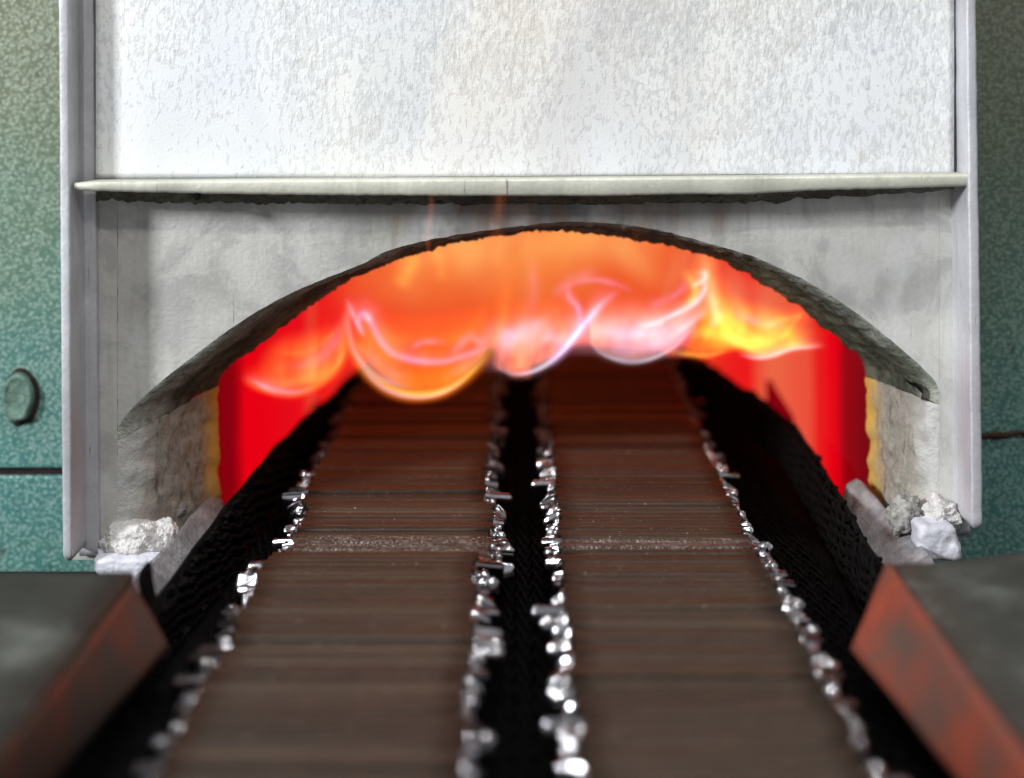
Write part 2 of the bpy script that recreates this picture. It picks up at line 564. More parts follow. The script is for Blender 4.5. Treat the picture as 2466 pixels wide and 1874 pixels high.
panel(-500, 340, -700, -700, 1128, 1128, 'olive green upper panel left of the hood, with a bolt')
panel(-500, 340, 1148, 1146, 2000, 2000, 'teal lower panel left of the hood')
panel(2160, 3000, -700, -700, 1052, 1030, 'green upper panel right of the hood, darkened with painted shadow and smoke', GREEN_D)
panel(2160, 3000, 1062, 1040, 2000, 2000, 'dark teal lower panel right of the hood', GREEN_D)
# joints between the panels
hexa('joint', [P(-500, 1120, WD + .004), P(340, 1120, WD + .004), P(340, 1155, WD + .004), P(-500, 1155, WD + .004)],
     [P(-500, 1120, WD + .03), P(340, 1120, WD + .03), P(340, 1155, WD + .03), P(-500, 1155, WD + .03)], SEAM, casing)
rows = []
for k in range(61):
    x = 2330 + k * 4
    yc = 1054 - (x - 2330) * 0.075 + 5 * noise.noise(Vector((x * .03, 1, 0)))
    hgt = 5 + 16 * abs(noise.noise(Vector((x * .07, 4, 0))))
    rows.append([P(x, yc - hgt, WD - .0005), P(x, yc - hgt * .5, WD - .004), P(x, yc + hgt * .5, WD - .004), P(x, yc + hgt, WD - .0005)])
o = grid_obj('joint', rows, RUST, casing)
o['label'] = 'ragged rust line along the joint of the right-hand panels'

# bolt: oval washer, faceted head
bolt_root = P(50, 952, WD)


def disc_stack(name, cx, cy, d, prof, nseg, mat, parent, wob=0.0, rot=0.0):
    """stack of rings facing the viewer; prof = [(rx px, ry px, lift m)]"""
    v, f = [], []
    c = P(cx, cy, d)
    for i, (rx, ry, lift) in enumerate(prof):
        for k in range(nseg):
            a = 2 * math.pi * k / nseg + rot
            w_ = 1 + wob * noise.noise(Vector((math.cos(a) * 2, math.sin(a) * 2, i * .3)))
            v.append(c + Vector((rx * S * d * math.cos(a) * w_, -lift, ry * S * d * math.sin(a) * w_)))
    for i in range(len(prof) - 1):
        for k in range(nseg):
            f.append((i * nseg + k, i * nseg + (k + 1) % nseg, (i + 1) * nseg + (k + 1) % nseg, (i + 1) * nseg + k))
    f.append(tuple((len(prof) - 1) * nseg + k for k in range(nseg)))
    return mesh_obj(name, v, f, mat, parent, smooth=nseg > 12)


bolt = empty('bolt', bolt_root, 'temp', 'temp')
for k in ('label', 'category'):
    del bolt[k]
bolt.parent = casing
bolt.matrix_parent_inverse = Matrix.Translation(-casing.location)
disc_stack('washer', 52, 956, WD, [(45, 70, 0), (43, 67, .0008), (40, 62, .0010)], 36, SEAM, bolt, 0.10)
disc_stack('bolt_head', 48, 954, WD, [(37, 60, .0006), (36, 58.5, .0040), (33.5, 55, .0052), (30, 50, .0056), (27, 46, .0050), (20, 38, .0048)], 28, BOLT, bolt, 0.06)

# ------------------------------------------------------------------ hood with the arched mouth
hood = empty('furnace_hood', (0, 0, -0.005), 'silver-painted steel hood with a wide scorched arch around the furnace mouth', 'furnace hood')
RD = 1.093
FRONT = [(283, 1062), (290, 1020), (357, 945), (476, 850), (565, 785), (645, 735), (717, 699), (800, 664), (880, 632), (934, 604), (1043, 576), (1150, 558),
         (1250, 545), (1358, 534), (1460, 537), (1554, 548), (1640, 567), (1729, 593), (1800, 613), (1908, 660), (1990, 705), (2068, 758), (2157, 829), (2225, 890), (2258, 930), (2262, 975)]
REAR = [(524, 926), (535, 900), (565, 872), (615, 838), (670, 798), (753, 733), (862, 664), (938, 636), (1043, 599), (1110, 582), (1187, 569), (1250, 562),
        (1300, 557), (1408, 562), (1510, 574), (1617, 592), (1690, 612), (1742, 630), (1825, 676), (1921, 737), (1960, 770), (1992, 798), (2035, 830), (2062, 852), (2080, 878), (2084, 905)]
N = 420
fr = resample(smooth_poly([(x, y, 0) for x, y in FRONT], 1600), N)
fr = [p + Vector((0, 2.2 * noise.fractal(Vector((p.x * .035, 3, 0)), .8, 2, 4), 0)) for p in fr]
# match rear samples to front by running parameter
rr = resample(smooth_poly([(x, y, 0) for x, y in REAR], 1600), N)

# front plate: columns from the arch up to behind the door
cols = []
xs = sorted([(p.x, p.y) for p in fr])
arch_y = lambda x: interp(xs, x)
rows = []
for i in range(150):
    x = 166 + (2326 - 166) * i / 149
    yb = 1348 if x < 283 else (1300 if x > 2262 else arch_y(x))
    col_ = []
    for j in range(50):
        y = yb + (-420 - yb) * (j / 49)
        wv = 0.0
        if 283 <= x <= 2262 and j == 0:
            wv = 0
        p = P(x, y)
        p.y += wv
        col_.append(p)
    rows.append(col_)
# split columns exactly at the jamb edges
def colat(x, yb):
    return [P(x, yb + (-420 - yb) * (j / 49)) for j in range(50)]
L_, M_, R_ = [], [], []
for i, r in enumerate(rows):
    x = 166 + (2326 - 166) * i / 149
    (L_ if x < 283 else R_ if x > 2262 else M_).append(r)
L_.append(colat(282.9, 1348))
R_.insert(0, colat(2262.1, 1300))
# middle: follow the arch samples precisely
M_ = []
for p in fr[::2]:
    M_.append([P(p.x, p.y + (-420 - p.y) * (j / 49)) + Vector((0, 0.0, 0)) for j in range(50)])
v, f = [], []
for blk in (L_, M_, R_):
    b0, m_ = len(v), 50
    for r in blk:
        v += r
    for i in range(len(blk) - 1):
        for j in range(m_ - 1):
            f.append((b0 + i * m_ + j, b0 + i * m_ + j + 1, b0 + (i + 1) * m_ + j + 1, b0 + (i + 1) * m_ + j))
mesh_obj('front_plate', v, f, ALU, hood, smooth=True)

# soffit of the arch: crusty band from the front edge back to the throat
rows = []
NV = 16
for j in range(NV + 1):
    t = j / NV
    d = 1 + (RD - 1) * t
    row = []
    for i in range(N):
        p = P(fr[i].x + (rr[i].x - fr[i].x) * t, fr[i].y + (rr[i].y - fr[i].y) * t, 1 + (RD - 1) * t ** 1.7)
        amp = 0.0016 * min(1, t * 5 + 0.12)
        q = Vector((i * .09, t * 2.2, 0))
        h = noise.fractal(q * 1.3, 0.8, 2.0, 5) * amp
        if j == NV:
            h += 0.0011 * noise.fractal(Vector((i * .55, 7, 0)), 0.7, 2.2, 4) + (0.0016 * max(0, noise.noise(Vector((i * .8, 17, 0))) - .35))
        p.z -= h
        row.append(p)
    rows.append(row)
# return lip so that the throat edge has depth
rows.append([p + Vector((p.x * 0.03, 0.003, 0.012)) for p in rows[-1]])
o = grid_obj('arch_soffit', rows, SOFFIT, hood)
o['label'] = 'crusty dark grey-green underside of the arch'


def jamb(xf0, yf0, xf1, yf1, xr0, yr0, xr1, yr1, seed):
    rows = []
    for j in range(41):
        t = j / 40
        row = []
        for i in range(29):
            s_ = i / 28
            xa_, ya_ = xf0 + (xf1 - xf0) * s_, yf0 + (yf1 - yf0) * s_
            xb_, yb_ = xr0 + (xr1 - xr0) * s_, yr0 + (yr1 - yr0) * s_
            p = P(xa_ + (xb_ - xa_) * t, ya_ + (yb_ - ya_) * t, 1 + (RD - 1) * t ** 1.7)
            h = 0.0016 * noise.fractal(Vector((t * 5, s_ * 7, seed)), 0.8, 2.0, 5) * (0.25 + min(1, 4 * t))
            h += 0.0015 * math.exp(-((t - .12) / .05) ** 2) * noise.noise(Vector((1, s_ * 8, seed)))
            p.x += h
            p.y -= abs(h) * .3
            row.append(p)
        rows.append(row)
    rows.append([p + Vector((0.004 * (-1 if p.x < 0 else 1), 0.006, 0)) for p in rows[-1]])
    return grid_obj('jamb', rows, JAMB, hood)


jamb(283, 1062, 281, 1350, 524, 926, 531, 1262, 3)['label'] = 'pitted left cheek of the mouth with fire glow painted yellow on its rear edge'
jamb(2262, 975, 2262, 1302, 2084, 905, 2096, 1240, 9)['label'] = 'pitted right cheek of the mouth with fire glow painted yellow on its rear edge'
# dark crack at the corner of the right cheek
ck = [(2178, 912), (2190, 922), (2206, 929), (2222, 944), (2218, 962)]
v, f = [], []
for q, (x, y) in enumerate(ck):
    wd = (1, 4, 4, 5, 1)[q]
    v += [P(x, y - wd, .9985), P(x, y + wd, .9985), P(x, y, 1.012)]
for q in range(len(ck) - 1):
    for e in range(3):
        f.append((q * 3 + e, q * 3 + (e + 1) % 3, (q + 1) * 3 + (e + 1) % 3, (q + 1) * 3 + e))
mesh_obj('crack', v, f, BLACK, hood)



def rail(xt0, xt1, xb0, xb1, ytop, ybot, d0, d1, name, mat, bev=0.0012, wob=0.0002, parent=None):
    """upright bar with rounded corners and slightly uneven faces"""
    dy = (d1 - d0) * D
    nz = max(6, int(abs(ybot - ytop) / 14))
    rows = []
    for i in range(nz + 1):
        t = i / nz
        y = ytop + (ybot - ytop) * t
        a = P(xt0 + (xb0 - xt0) * t, y, d0)
        b = P(xt1 + (xb1 - xt1) * t, y, d0)
        cap = 0.0
        if i == 0 or i == nz:
            cap = bev * .8
        ring = []
        w_, h_ = (b.x - a.x) / 2 - cap, dy / 2 - cap
        cx, cy = (a.x + b.x) / 2, a.y + dy / 2
        bb = min(bev, w_ * .9, h_ * .9)
        for (sx, sy, a0) in ((1, -1, -90), (1, 1, 0), (-1, 1, 90), (-1, -1, 180)):
            for k in range(4):
                an = math.radians(a0 + 30 * k)
                px = cx + sx * (w_ - bb) + bb * math.cos(an)
                py = cy + sy * (h_ - bb) + bb * math.sin(an)
                px += wob * noise.fractal(Vector((sx * 3 + cx * 40, y * .02, 1)), .8, 2, 4)
                py += wob * noise.fractal(Vector((sy * 3 + cx * 40, y * .02, 5)), .8, 2, 4)
                ring.append(Vector((px, py, a.z)))
        ring.append(ring[0].copy())
        rows.append(ring)
    n_, m_ = len(rows), 16
    v = [p for rg in rows for p in rg[:16]]
    f = [(i * m_ + k, i * m_ + (k + 1) % m_, (i + 1) * m_ + (k + 1) % m_, (i + 1) * m_ + k) for i in range(n_ - 1) for k in range(m_)]
    f += [tuple(range(m_)), tuple(range((n_ - 1) * m_, n_ * m_))]
    return mesh_obj(name, v, f, mat, parent or hood, smooth=True)


# left guide: outer lip (towards the viewer), web back to the wall, inner strip
rail(137, 163, 150, 174, -400, 1352, .962, 1.0985, 'guide_rail', ALU2)['label'] = 'left upright lip of the door guide, brightly lit'
rail(2323, 2346, 2340, 2368, -400, 1274, .962, 1.0985, 'guide_rail', ALU2)['label'] = 'right upright lip of the door guide'
rail(176, 222, 186, 238, -400, 1340, .994, 1.004, 'guide_strip', ALU2, .0008)
rail(2296, 2330, 2302, 2338, -400, 1290, .994, 1.004, 'guide_strip', ALU2, .0008)
# sill blocks under the cheeks: lumpy, painted over
def sill(xt0, xt1, xb0, xb1, yt, yb, d0, d1, seed):
    bm = bmesh.new()
    bmesh.ops.create_cube(bm, size=2.0)
    bmesh.ops.subdivide_edges(bm, edges=list(bm.edges), cuts=13, use_grid_fill=True)
    for vv in bm.verts:
        c = vv.co.copy()
        # rounded box
        k = (abs(c.x) ** 7 + abs(c.y) ** 7 + abs(c.z) ** 7) ** (1 / 7)
        c = c / k
        t = (1 - c.z) / 2
        x = (xt0 + (xb0 - xt0) * t) * (1 - c.x) / 2 + (xt1 + (xb1 - xt1) * t) * (1 + c.x) / 2
        p = P(x, yt + (yb - yt) * t, d0)
        p.y += (1 + c.y) / 2 * (d1 - d0) * D
        p += c.normalized() * 0.0014 * noise.fractal(p * 130 + Vector((seed, 0, 0)), .8, 2, 5)
        vv.co = p
    me = bpy.data.meshes.new('sill_block')
    bm.to_mesh(me)
    bm.free()
    me.polygons.foreach_set('use_smooth', [True] * len(me.polygons))
    me.materials.append(SILL)
    link('sill_block', me, hood)


sill(216, 396, 222, 410, 1344, 1396, .972, 1.03, 1)
sill(2208, 2306, 2216, 2328, 1266, 1358, .972, 1.03, 4)


def side_plate(top, low, label, th):
    """curved guide plate: top and low edges as (x, y, d)"""
    A = [P(*q) for q in smooth_poly(top, 24)]
    B = [P(*q) for q in smooth_poly(low, 24)]
    rows = []
    for a, b in zip(A, B):
        rows.append([a.lerp(b, k / 8) + Vector((0, 0, 0.0009 * noise.fractal(Vector((a.x * 200, a.y * 200, k * .5)), .8, 2, 4))) for k in range(9)])
    o = grid_obj('side_guide', rows, SIDEPLATE, hood, thick=th)
    o['label'] = label


side_plate([(300, 1412, .925), (375, 1338, .97), (430, 1282, 1.0), (468, 1232, 1.035), (500, 1203, 1.06), (522, 1196, 1.075), (538, 1208, 1.08)],
           [(345, 1470, .915), (415, 1400, .96), (466, 1340, .99), (505, 1290, 1.02), (530, 1255, 1.05), (541, 1240, 1.068), (541, 1228, 1.075)],
           'grey scaled guide plate at the left foot of the mouth', -0.004)
side_plate([(2046, 1200, 1.085), (2056, 1172, 1.085), (2078, 1164, 1.08), (2098, 1184, 1.065), (2150, 1246, 1.03), (2210, 1310, .99), (2250, 1356, .955), (2270, 1396, .93)],
           [(2046, 1212, 1.085), (2047, 1240, 1.07), (2054, 1270, 1.06), (2062, 1296, 1.045), (2086, 1340, 1.015), (2116, 1386, .98), (2142, 1428, .95), (2160, 1460, .925)],
           'grey scaled guide plate with rounded tip at the right foot of the mouth', 0.004)

# ------------------------------------------------------------------ door panel
door = empty('furnace_door', P(1250, 440, .98), 'bright silver sliding door panel with flaking paint above the arch', 'furnace door')
DD = .982
rows = []
for i in range(120):
    x = 229 + (2301 - 229) * i / 119
    row = []
    for j in range(50):
        y = -420 + (432 + 420) * j / 49
        p = P(x, y, DD)
        # slightly dished sheet
        p.y += 0.0016 * noise.noise(Vector((x * .0022, y * .0022, 9))) + 0.002 * ((x - 1265) / 1035) ** 4
        row.append(p)
    rows.append(row)
grid_obj('door_panel', rows, DOOR, door, thick=-0.003)

YB = [(200, 458), (300, 462), (480, 466), (800, 470), (1100, 472), (1450, 472), (1650, 468), (1800, 468), (1950, 458), (2100, 455), (2318, 448)]
YT = [(196, 436), (240, 432), (700, 428), (1250, 425), (1800, 420), (2318, 414)]
rows = []
for i in range(200):
    x = 198 + (2319 - 198) * i / 199
    yt, yb = interp(YT, x), interp(YB, x) + 1.5 * noise.noise(Vector((x * .05, 2, 0)))
    wv = Vector((0, 0.0006 * noise.noise(Vector((x * .01, 5, 0))), 0))
    a = P(x, yt, .9815) + wv
    b = P(x, yt, .9815) + Vector((0, -0.0125, 0)) + wv
    c1 = P(x, yb, .966)
    c = Vector((b.x, b.y, c1.z)) + wv
    e = Vector((a.x, a.y, c1.z + .001))
    r_ = 0.0014
    ring = [a, b + Vector((0, r_, 0)), b + Vector((0, .3 * r_, -.3 * r_)), b + Vector((0, 0, -r_)), c + Vector((0, 0, r_)), c + Vector((0, .3 * r_, .3 * r_)), c + Vector((0, r_, 0)), e, a]
    rows.append(ring)
o = grid_obj('door_flange', rows, FLANGE, door, smooth=True)
bmx = bmesh.new()
bmx.from_mesh(o.data)
bmesh.ops.holes_fill(bmx, edges=[e for e in bmx.edges if e.is_boundary], sides=0)
bmx.to_mesh(o.data)
bmx.free()
# sooty crust clinging under the flange
rows = []
for i in range(330):
    x = 232 + (2296 - 232) * i / 329
    yb = interp(YB, x)
    hang = interp([(232, 26), (420, 26), (700, 24), (1100, 22), (1500, 22), (1900, 24), (2100, 18), (2296, 10)], x)
    hang *= 0.9 + 0.35 * noise.fractal(Vector((x * .02, 3, 0)), .8, 2, 4)
    row = []
    for j in range(7):
        t = j / 6
        p = P(x, yb - 4 + (hang + 4) * t, .972 + .014 * t)
        p.y += 0.0012 * noise.fractal(Vector((x * .06, t * 3, 8)), .8, 2, 4)
        p.z += 0.0006 * noise.fractal(Vector((x * .11, t * 3, 1)), .8, 2, 4)
        row.append(p)
    rows.append(row)
grid_obj('soot_edge', rows, SOOT, door, thick=-0.003)

hexa('notch_block', [P(468, 452, .9655), P(482, 452, .9655), P(482, 482, .9655), P(468, 482, .9655)],
     [P(468, 452, .98), P(482, 452, .98), P(482, 482, .98), P(468, 482, .98)], BLACK, door, bevel=.0006)  # black block standing in for a dark notch in the flange

# ------------------------------------------------------------------ ceramic fibre lumps at the cheeks' feet


def lump(name, cx, cy, d, rx, ry, rz, mat, seed, label, cat='fibre wad', rough=0.17):
    bm = bmesh.new()
    bmesh.ops.create_icosphere(bm, subdivisions=5, radius=1.0)
    for vv in bm.verts:
        n_ = vv.co.normalized()
        h = 1 + rough * noise.fractal(n_ * 1.6 + Vector((seed, 0, 0)), .7, 2.1, 6) + 0.035 * noise.noise(n_ * 9 + Vector((0, seed, 0)))
        vv.co = Vector((n_.x * rx * S * h, n_.y * ry * S * h, n_.z * rz * S * h))
    me = bpy.data.meshes.new(name)
    bm.to_mesh(me)
    bm.free()
    me.polygons.foreach_set('use_smooth', [True] * len(me.polygons))
    me.materials.append(mat)
    o = link(name, me)
    o.location = P(cx, cy, d)
    return tag(o, label, cat)


lump('fibre_wad', 322, 1302, .995, 76, 60, 50, FIBRE, 2.2, 'large white ceramic fibre wad stuffed at the left foot of the mouth')
lump('fibre_wad', 398, 1296, 1.0, 32, 40, 46, FIBRE, 5.1, 'small pale fibre wad beside the larger one, left of the belt')
lump('fibre_tuft', 420, 1225, 1.045, 30, 35, 26, FIBRE_G, 8.4, 'small grey fibre tuft on the left cheek above the wads')
lump('fibre_tuft', 352, 1228, 1.03, 40, 30, 36, FIBRE_G, 3.7, 'dirty grey fibre smear on the left cheek above the large wad')
lump('fibre_tuft', 2180, 1243, 1.0, 40, 40, 44, FIBRE_G, 6.3, 'dirty fibre tuft behind the guide plate at the right foot of the mouth', rough=.4)
lump('fibre_tuft', 2262, 1240, .995, 44, 30, 40, FIBRE, 1.3, 'white flaky fibre patch above the right sill block', rough=.4)

# ------------------------------------------------------------------ glowing furnace chamber behind the mouth
chamber = bpy.data.objects.new('furnace_chamber', None)
chamber.empty_display_size = 0.01
chamber.location = (0, 0.065, -0.03)
COL.objects.link(chamber)
tag(chamber, kind='structure')
Y0, Y1 = (RD - 1) * D + 0.004, 0.46
XL = P(505, 900, RD).x
XR = P(2104, 900, RD).x


def wall_sheet(name, pts_z, x, mat):
    rows = []
    for i in range(40):
        y = Y0 + (Y1 - Y0) * i / 39
        rows.append([Vector((x, y, z)) for z in pts_z])
    return grid_obj(name, rows, mat, chamber, smooth=False, thick=-0.01 if x > 0 else 0.01)


zt = HC - 380 * S * RD
zs = [-0.04, 0.012, 0.03, 0.06, P(524, 926, RD).z + 0.012]
wall_sheet('hot_side_wall', zs, XL, HOT_L)
wall_sheet('hot_side_wall', zs, XR, HOT_R)
# vault above (a little larger than the throat)
rows = []
vp = resample(rr, 40)
for i in range(30):
    y = Y0 + (Y1 - Y0) * i / 29
    row = []
    for p in vp:
        q = P(p.x, p.y - 45, RD)
        row.append(Vector((q.x * (XR - .001) / P(2084, 0, RD).x if q.x > 0 else q.x * XL / P(524, 0, RD).x, y, q.z)))
    rows.append(row)
grid_obj('unseen_fill_vault', rows, FILL_V, chamber, thick=0.01)
mesh_obj('hot_back_wall', [(XL - .02, Y1, -.04), (XR + .02, Y1, -.04), (XR + .02, Y1, .2), (XL - .02, Y1, .2),
                           (XL - .02, Y1 + .02, -.04), (XR + .02, Y1 + .02, -.04), (XR + .02, Y1 + .02, .2), (XL - .02, Y1 + .02, .2)],
         [(0, 1, 2, 3), (4, 5, 6, 7), (0, 1, 5, 4), (1, 2, 6, 5), (2, 3, 7, 6), (3, 0, 4, 7)], HOT_B, chamber)
# cooler brick standing out of the right wall
bx = XR
dpt = lambda x: bx / S / (x - VX)
prof = [(1858, 1150), (1858, 915), (1870, 938), (1912, 1005), (1914, 1160)]
q0, q1 = [], []
for x, y in prof:
    d = dpt(x)
    p = P(x, y, d)
    q0.append(p + Vector((-0.004, 0, 0)))
    q1.append(p + Vector((0.006, 0, 0)))
v = q0 + q1
n5 = len(prof)
mesh_obj('burner_brick', v, [tuple(range(n5)), tuple(range(2 * n5 - 1, n5 - 1, -1))] + [(i, (i + 1) % n5, (i + 1) % n5 + n5, i + n5) for i in range(n5)], HOT_BRICK, chamber)

# bed under the belt
bed = mesh_obj('machine_bed', [(-.45, -.72, -.05), (.45, -.72, -.05), (.45, .5, -.05), (-.45, .5, -.05), (-.45, -.72, -.03), (.45, -.72, -.03), (.45, .5, -.03), (-.45, .5, -.03)],
               [(0, 1, 2, 3), (4, 5, 6, 7), (0, 1, 5, 4), (1, 2, 6, 5), (2, 3, 7, 6), (3, 0, 4, 7)], BLACK)
tag(bed, kind='structure')

# ------------------------------------------------------------------ wire mesh belt
belt = empty('mesh_belt', (0, -0.3, -0.004), 'black woven wire mesh conveyor belt with upturned sides running into the furnace', 'conveyor belt')


def tube(path, r, seg=5, closed=False):
    v, f = [], []
    n = len(path)
    for i, p in enumerate(path):
        t = (Vector(path[min(i + 1, n - 1)]) - Vector(path[max(i - 1, 0)])).normalized()
        up = Vector((0, 0, 1)) if abs(t.z) < .9 else Vector((1, 0, 0))
        a = t.cross(up).normalized()
        b = t.cross(a)
        for k in range(seg):
            an = 2 * math.pi * k / seg
            v.append(Vector(p) + (a * math.cos(an) + b * math.sin(an)) * r)
    for i in range(n - 1):
        for k in range(seg):
            f.append((i * seg + k, i * seg + (k + 1) % seg, (i + 1) * seg + (k + 1) % seg, (i + 1) * seg + k))
    f.append(tuple(range(seg)))
    f.append(tuple(range((n - 1) * seg, n * seg)))
    return v, f


def raw_mesh(name, v, f, mat, smooth=True):
    me = bpy.data.meshes.new(name)
    me.from_pydata([tuple(p) for p in v], [], f)
    me.update()
    if smooth:
        me.polygons.foreach_set('use_smooth', [True] * len(me.polygons))
    me.materials.append(mat)
    return me


def put(name, me, parent, loc, rot=(0, 0, 0), scale=None):
    o = bpy.data.objects.new(name, me)
    COL.objects.link(o)
    o.parent = parent
    o.location = Vector(loc) - (parent.location if parent else Vector())
    o.rotation_euler = rot
    if scale:
        o.scale = scale
    return o


# floor: one flattened spiral across the belt, repeated along it
path = []
turns, W2 = 36, 0.140
for i in range(turns * 8 + 1):
    a = i / 8 * 2 * math.pi
    path.append((-W2 + 2 * W2 * i / (turns * 8), 0.0065 * math.cos(a), 0.0018 * math.sin(a)))
v, f = tube(path, 0.0009, 4)
floor_me = raw_mesh('floor_coil', v, f, WIRE)
y = -0.34
k = 0
while y < 0.44:
    put('floor_coil', floor_me, belt, (0.006 + (0.0018 if k % 2 else 0), y, -0.004))
    y += 0.0082
    k += 1
# upturned sides: short upright spirals, top edge knuckled
HT = 0.027
side_me = []
for var in range(4):
    rnd = random.Random(var)
    path = []
    tn = 5
    for i in range(tn * 8 + 1):
        a = i / 8 * 2 * math.pi + var
        path.append((0.0022 * math.sin(a), 0.0052 * math.cos(a), -0.002 + HT * i / (tn * 8) + rnd.uniform(-.0004, .0004)))
    v, f = tube(path, 0.0011, 5)
    side_me.append(raw_mesh('side_coil', v, f, WIRE))
WALL_L = [(-0.34, -0.150), (-0.1, -0.146), (-0.03, -0.141), (0.05, -0.137), (0.15, -0.133), (0.27, -0.117), (0.45, -0.100)]
WALL_R = [(-0.34, 0.154), (-0.1, 0.155), (-0.03, 0.155), (0.08, 0.160), (0.19, 0.163), (0.35, 0.136), (0.45, 0.12)]
HGT = [(-0.34, 0.35), (-0.14, 0.6), (-0.06, 0.9), (0.0, 1.0), (0.45, 1.0)]
rows = []
for i in range(40):
    y = -0.34 + 0.80 * i / 39
    a_, b_ = interp(WALL_L, y), interp(WALL_R, y)
    rows.append([Vector((a_ + (b_ - a_) * k / 6, y, -0.0075)) for k in range(7)])
grid_obj('slide_bed', rows, BLACK, bed, thick=-0.004)
for path_, sgn in ((WALL_L, -1), (WALL_R, 1)):
    y = -0.33
    k = 0
    while y < 0.44:
        x = interp(path_, y) + 0.0012 * noise.noise(Vector((y * 30, sgn, 0)))
        h = interp(HGT, y) * (1 + 0.10 * noise.noise(Vector((y * 22, sgn * 3, 1))) + random.uniform(-.05, .05))
        put('side_coil', side_me[k % 4], belt, (x, y, -0.004), (random.uniform(-.12, .12), sgn * (0.10 + random.uniform(-.05, .05)), random.uniform(-.2, .2)), (1, 1, h))
        y += 0.0066
        k += 1
    # backing strip of overlapping links
    rows = []
    for i in range(120):
        y = -0.335 + 0.775 * i / 119
        x = interp(path_, y) + sgn * 0.0022
        h = (HT - .004) * interp(HGT, y) * (1 + 0.10 * noise.noise(Vector((y * 22, sgn * 3, 1))))
        rows.append([Vector((x, y, -0.006)), Vector((x + sgn * .0015, y, h * .5)), Vector((x + sgn * .0028, y, h - .002))])
    grid_obj('side_strip', rows, BLACK, belt, thick=0.0015)
# stray loop standing up against the glow, beside the right guide plate
lp = [P(2024 + 13 * math.sin(a) + 4, 1244 - 22 * math.cos(a) if math.cos(a) > 0 else 1244 - 30 * math.cos(a), 1.03) for a in [(-2.6 + 5.2 * i / 16) for i in range(17)]]
v, f = tube(lp, 0.0009, 6)
link('wire_loop', raw_mesh('wire_loop', v, f, WIRE), belt)

# ------------------------------------------------------------------ steel bars in two rows on the belt
BH, BT = 0.0200, 0.00535
PITCH = 0.0054


def bar_body(L, seed, mat):
    """bar lying along X, base at z=0, softly rounded upper edges, slight wear"""
    r = random.Random(seed)
    e = r.uniform(.0004, .0010)
    prof = [(-BT / 2, 0), (-BT / 2, BH - 1.4 * e), (-BT / 2 + .3 * e, BH - .5 * e), (-BT / 2 + 1.1 * e, BH - .0001), (0, BH), (BT / 2 - 1.1 * e, BH - .0001), (BT / 2 - .3 * e, BH - .5 * e), (BT / 2, BH - 1.4 * e), (BT / 2, 0)]
    n = 9
    v, f = [], []
    m_ = len(prof)
    for i in range(n):
        x = -L / 2 + L * i / (n - 1)
        for (py, pz) in prof:
            v.append((x, py, pz + r.uniform(-.00012, .00012)))
    for i in range(n - 1):
        for k in range(m_):
            f.append((i * m_ + k, i * m_ + (k + 1) % m_, (i + 1) * m_ + (k + 1) % m_, (i + 1) * m_ + k))
    f.append(tuple(range(m_)))
    f.append(tuple(range((n - 1) * m_, n * m_)))
    return raw_mesh('bar_body', v, f, mat)


def tip_mesh(kind, mat):
    """ground end of a bar, along +X from x = 0, top at z = 0: (x, half thickness, top z, bottom z)"""
    h = BT / 2
    st = [
        [(0, h, 0, -.014), (.0030, h, 0, -.014), (.0042, h * .97, -.0004, -.0135), (.0078, h * .86, -.0030, -.012), (.0090, h * .6, -.0048, -.010)],
        [(0, h, 0, -.014), (.0018, h, -.0002, -.014), (.0024, h * .72, -.0016, -.012), (.0052, h * .72, -.0018, -.012), (.0058, h * .95, -.0008, -.013), (.0086, h * .93, -.0010, -.013), (.0100, h * .6, -.0026, -.011)],
        [(0, h, 0, -.014), (.0055, h, 0, -.014), (.0066, h * .9, -.0008, -.013), (.0072, h * .55, -.0022, -.012)],
        [(0, h, 0, -.014), (.0010, h * .9, -.0008, -.012), (.0110, h * .85, -.0012, -.010), (.0122, h * .5, -.0024, -.009)],
    ][kind]
    v, f = [], []
    n8 = 10
    for (x, hw, zt_, zb_) in st:
        c = min(hw * .85, .0022)
        v += [(x, -hw, zb_), (x, -hw, zt_ - c), (x, -hw + .3 * c, zt_ - .3 * c), (x, -hw + c, zt_), (x, -hw * .3, zt_ + .0001),
              (x, hw * .3, zt_ + .0001), (x, hw - c, zt_), (x, hw - .3 * c, zt_ - .3 * c), (x, hw, zt_ - c), (x, hw, zb_)]
    for i in range(len(st) - 1):
        for k in range(n8):
            f.append((i * n8 + k, i * n8 + (k + 1) % n8, (i + 1) * n8 + (k + 1) % n8, (i + 1) * n8 + k))
    f.append(tuple(range(n8)))
    f.append(tuple(range((len(st) - 1) * n8, len(st) * n8)))
    me = raw_mesh('bar_tip', v, f, mat, smooth=False)
    bm = bmesh.new()
    bm.from_mesh(me)
    bmesh.ops.recalc_face_normals(bm, faces=bm.faces)
    for fc in bm.faces:
        fc.smooth = len(fc.verts) == 4
    bm.to_mesh(me)
    bm.free()
    return me


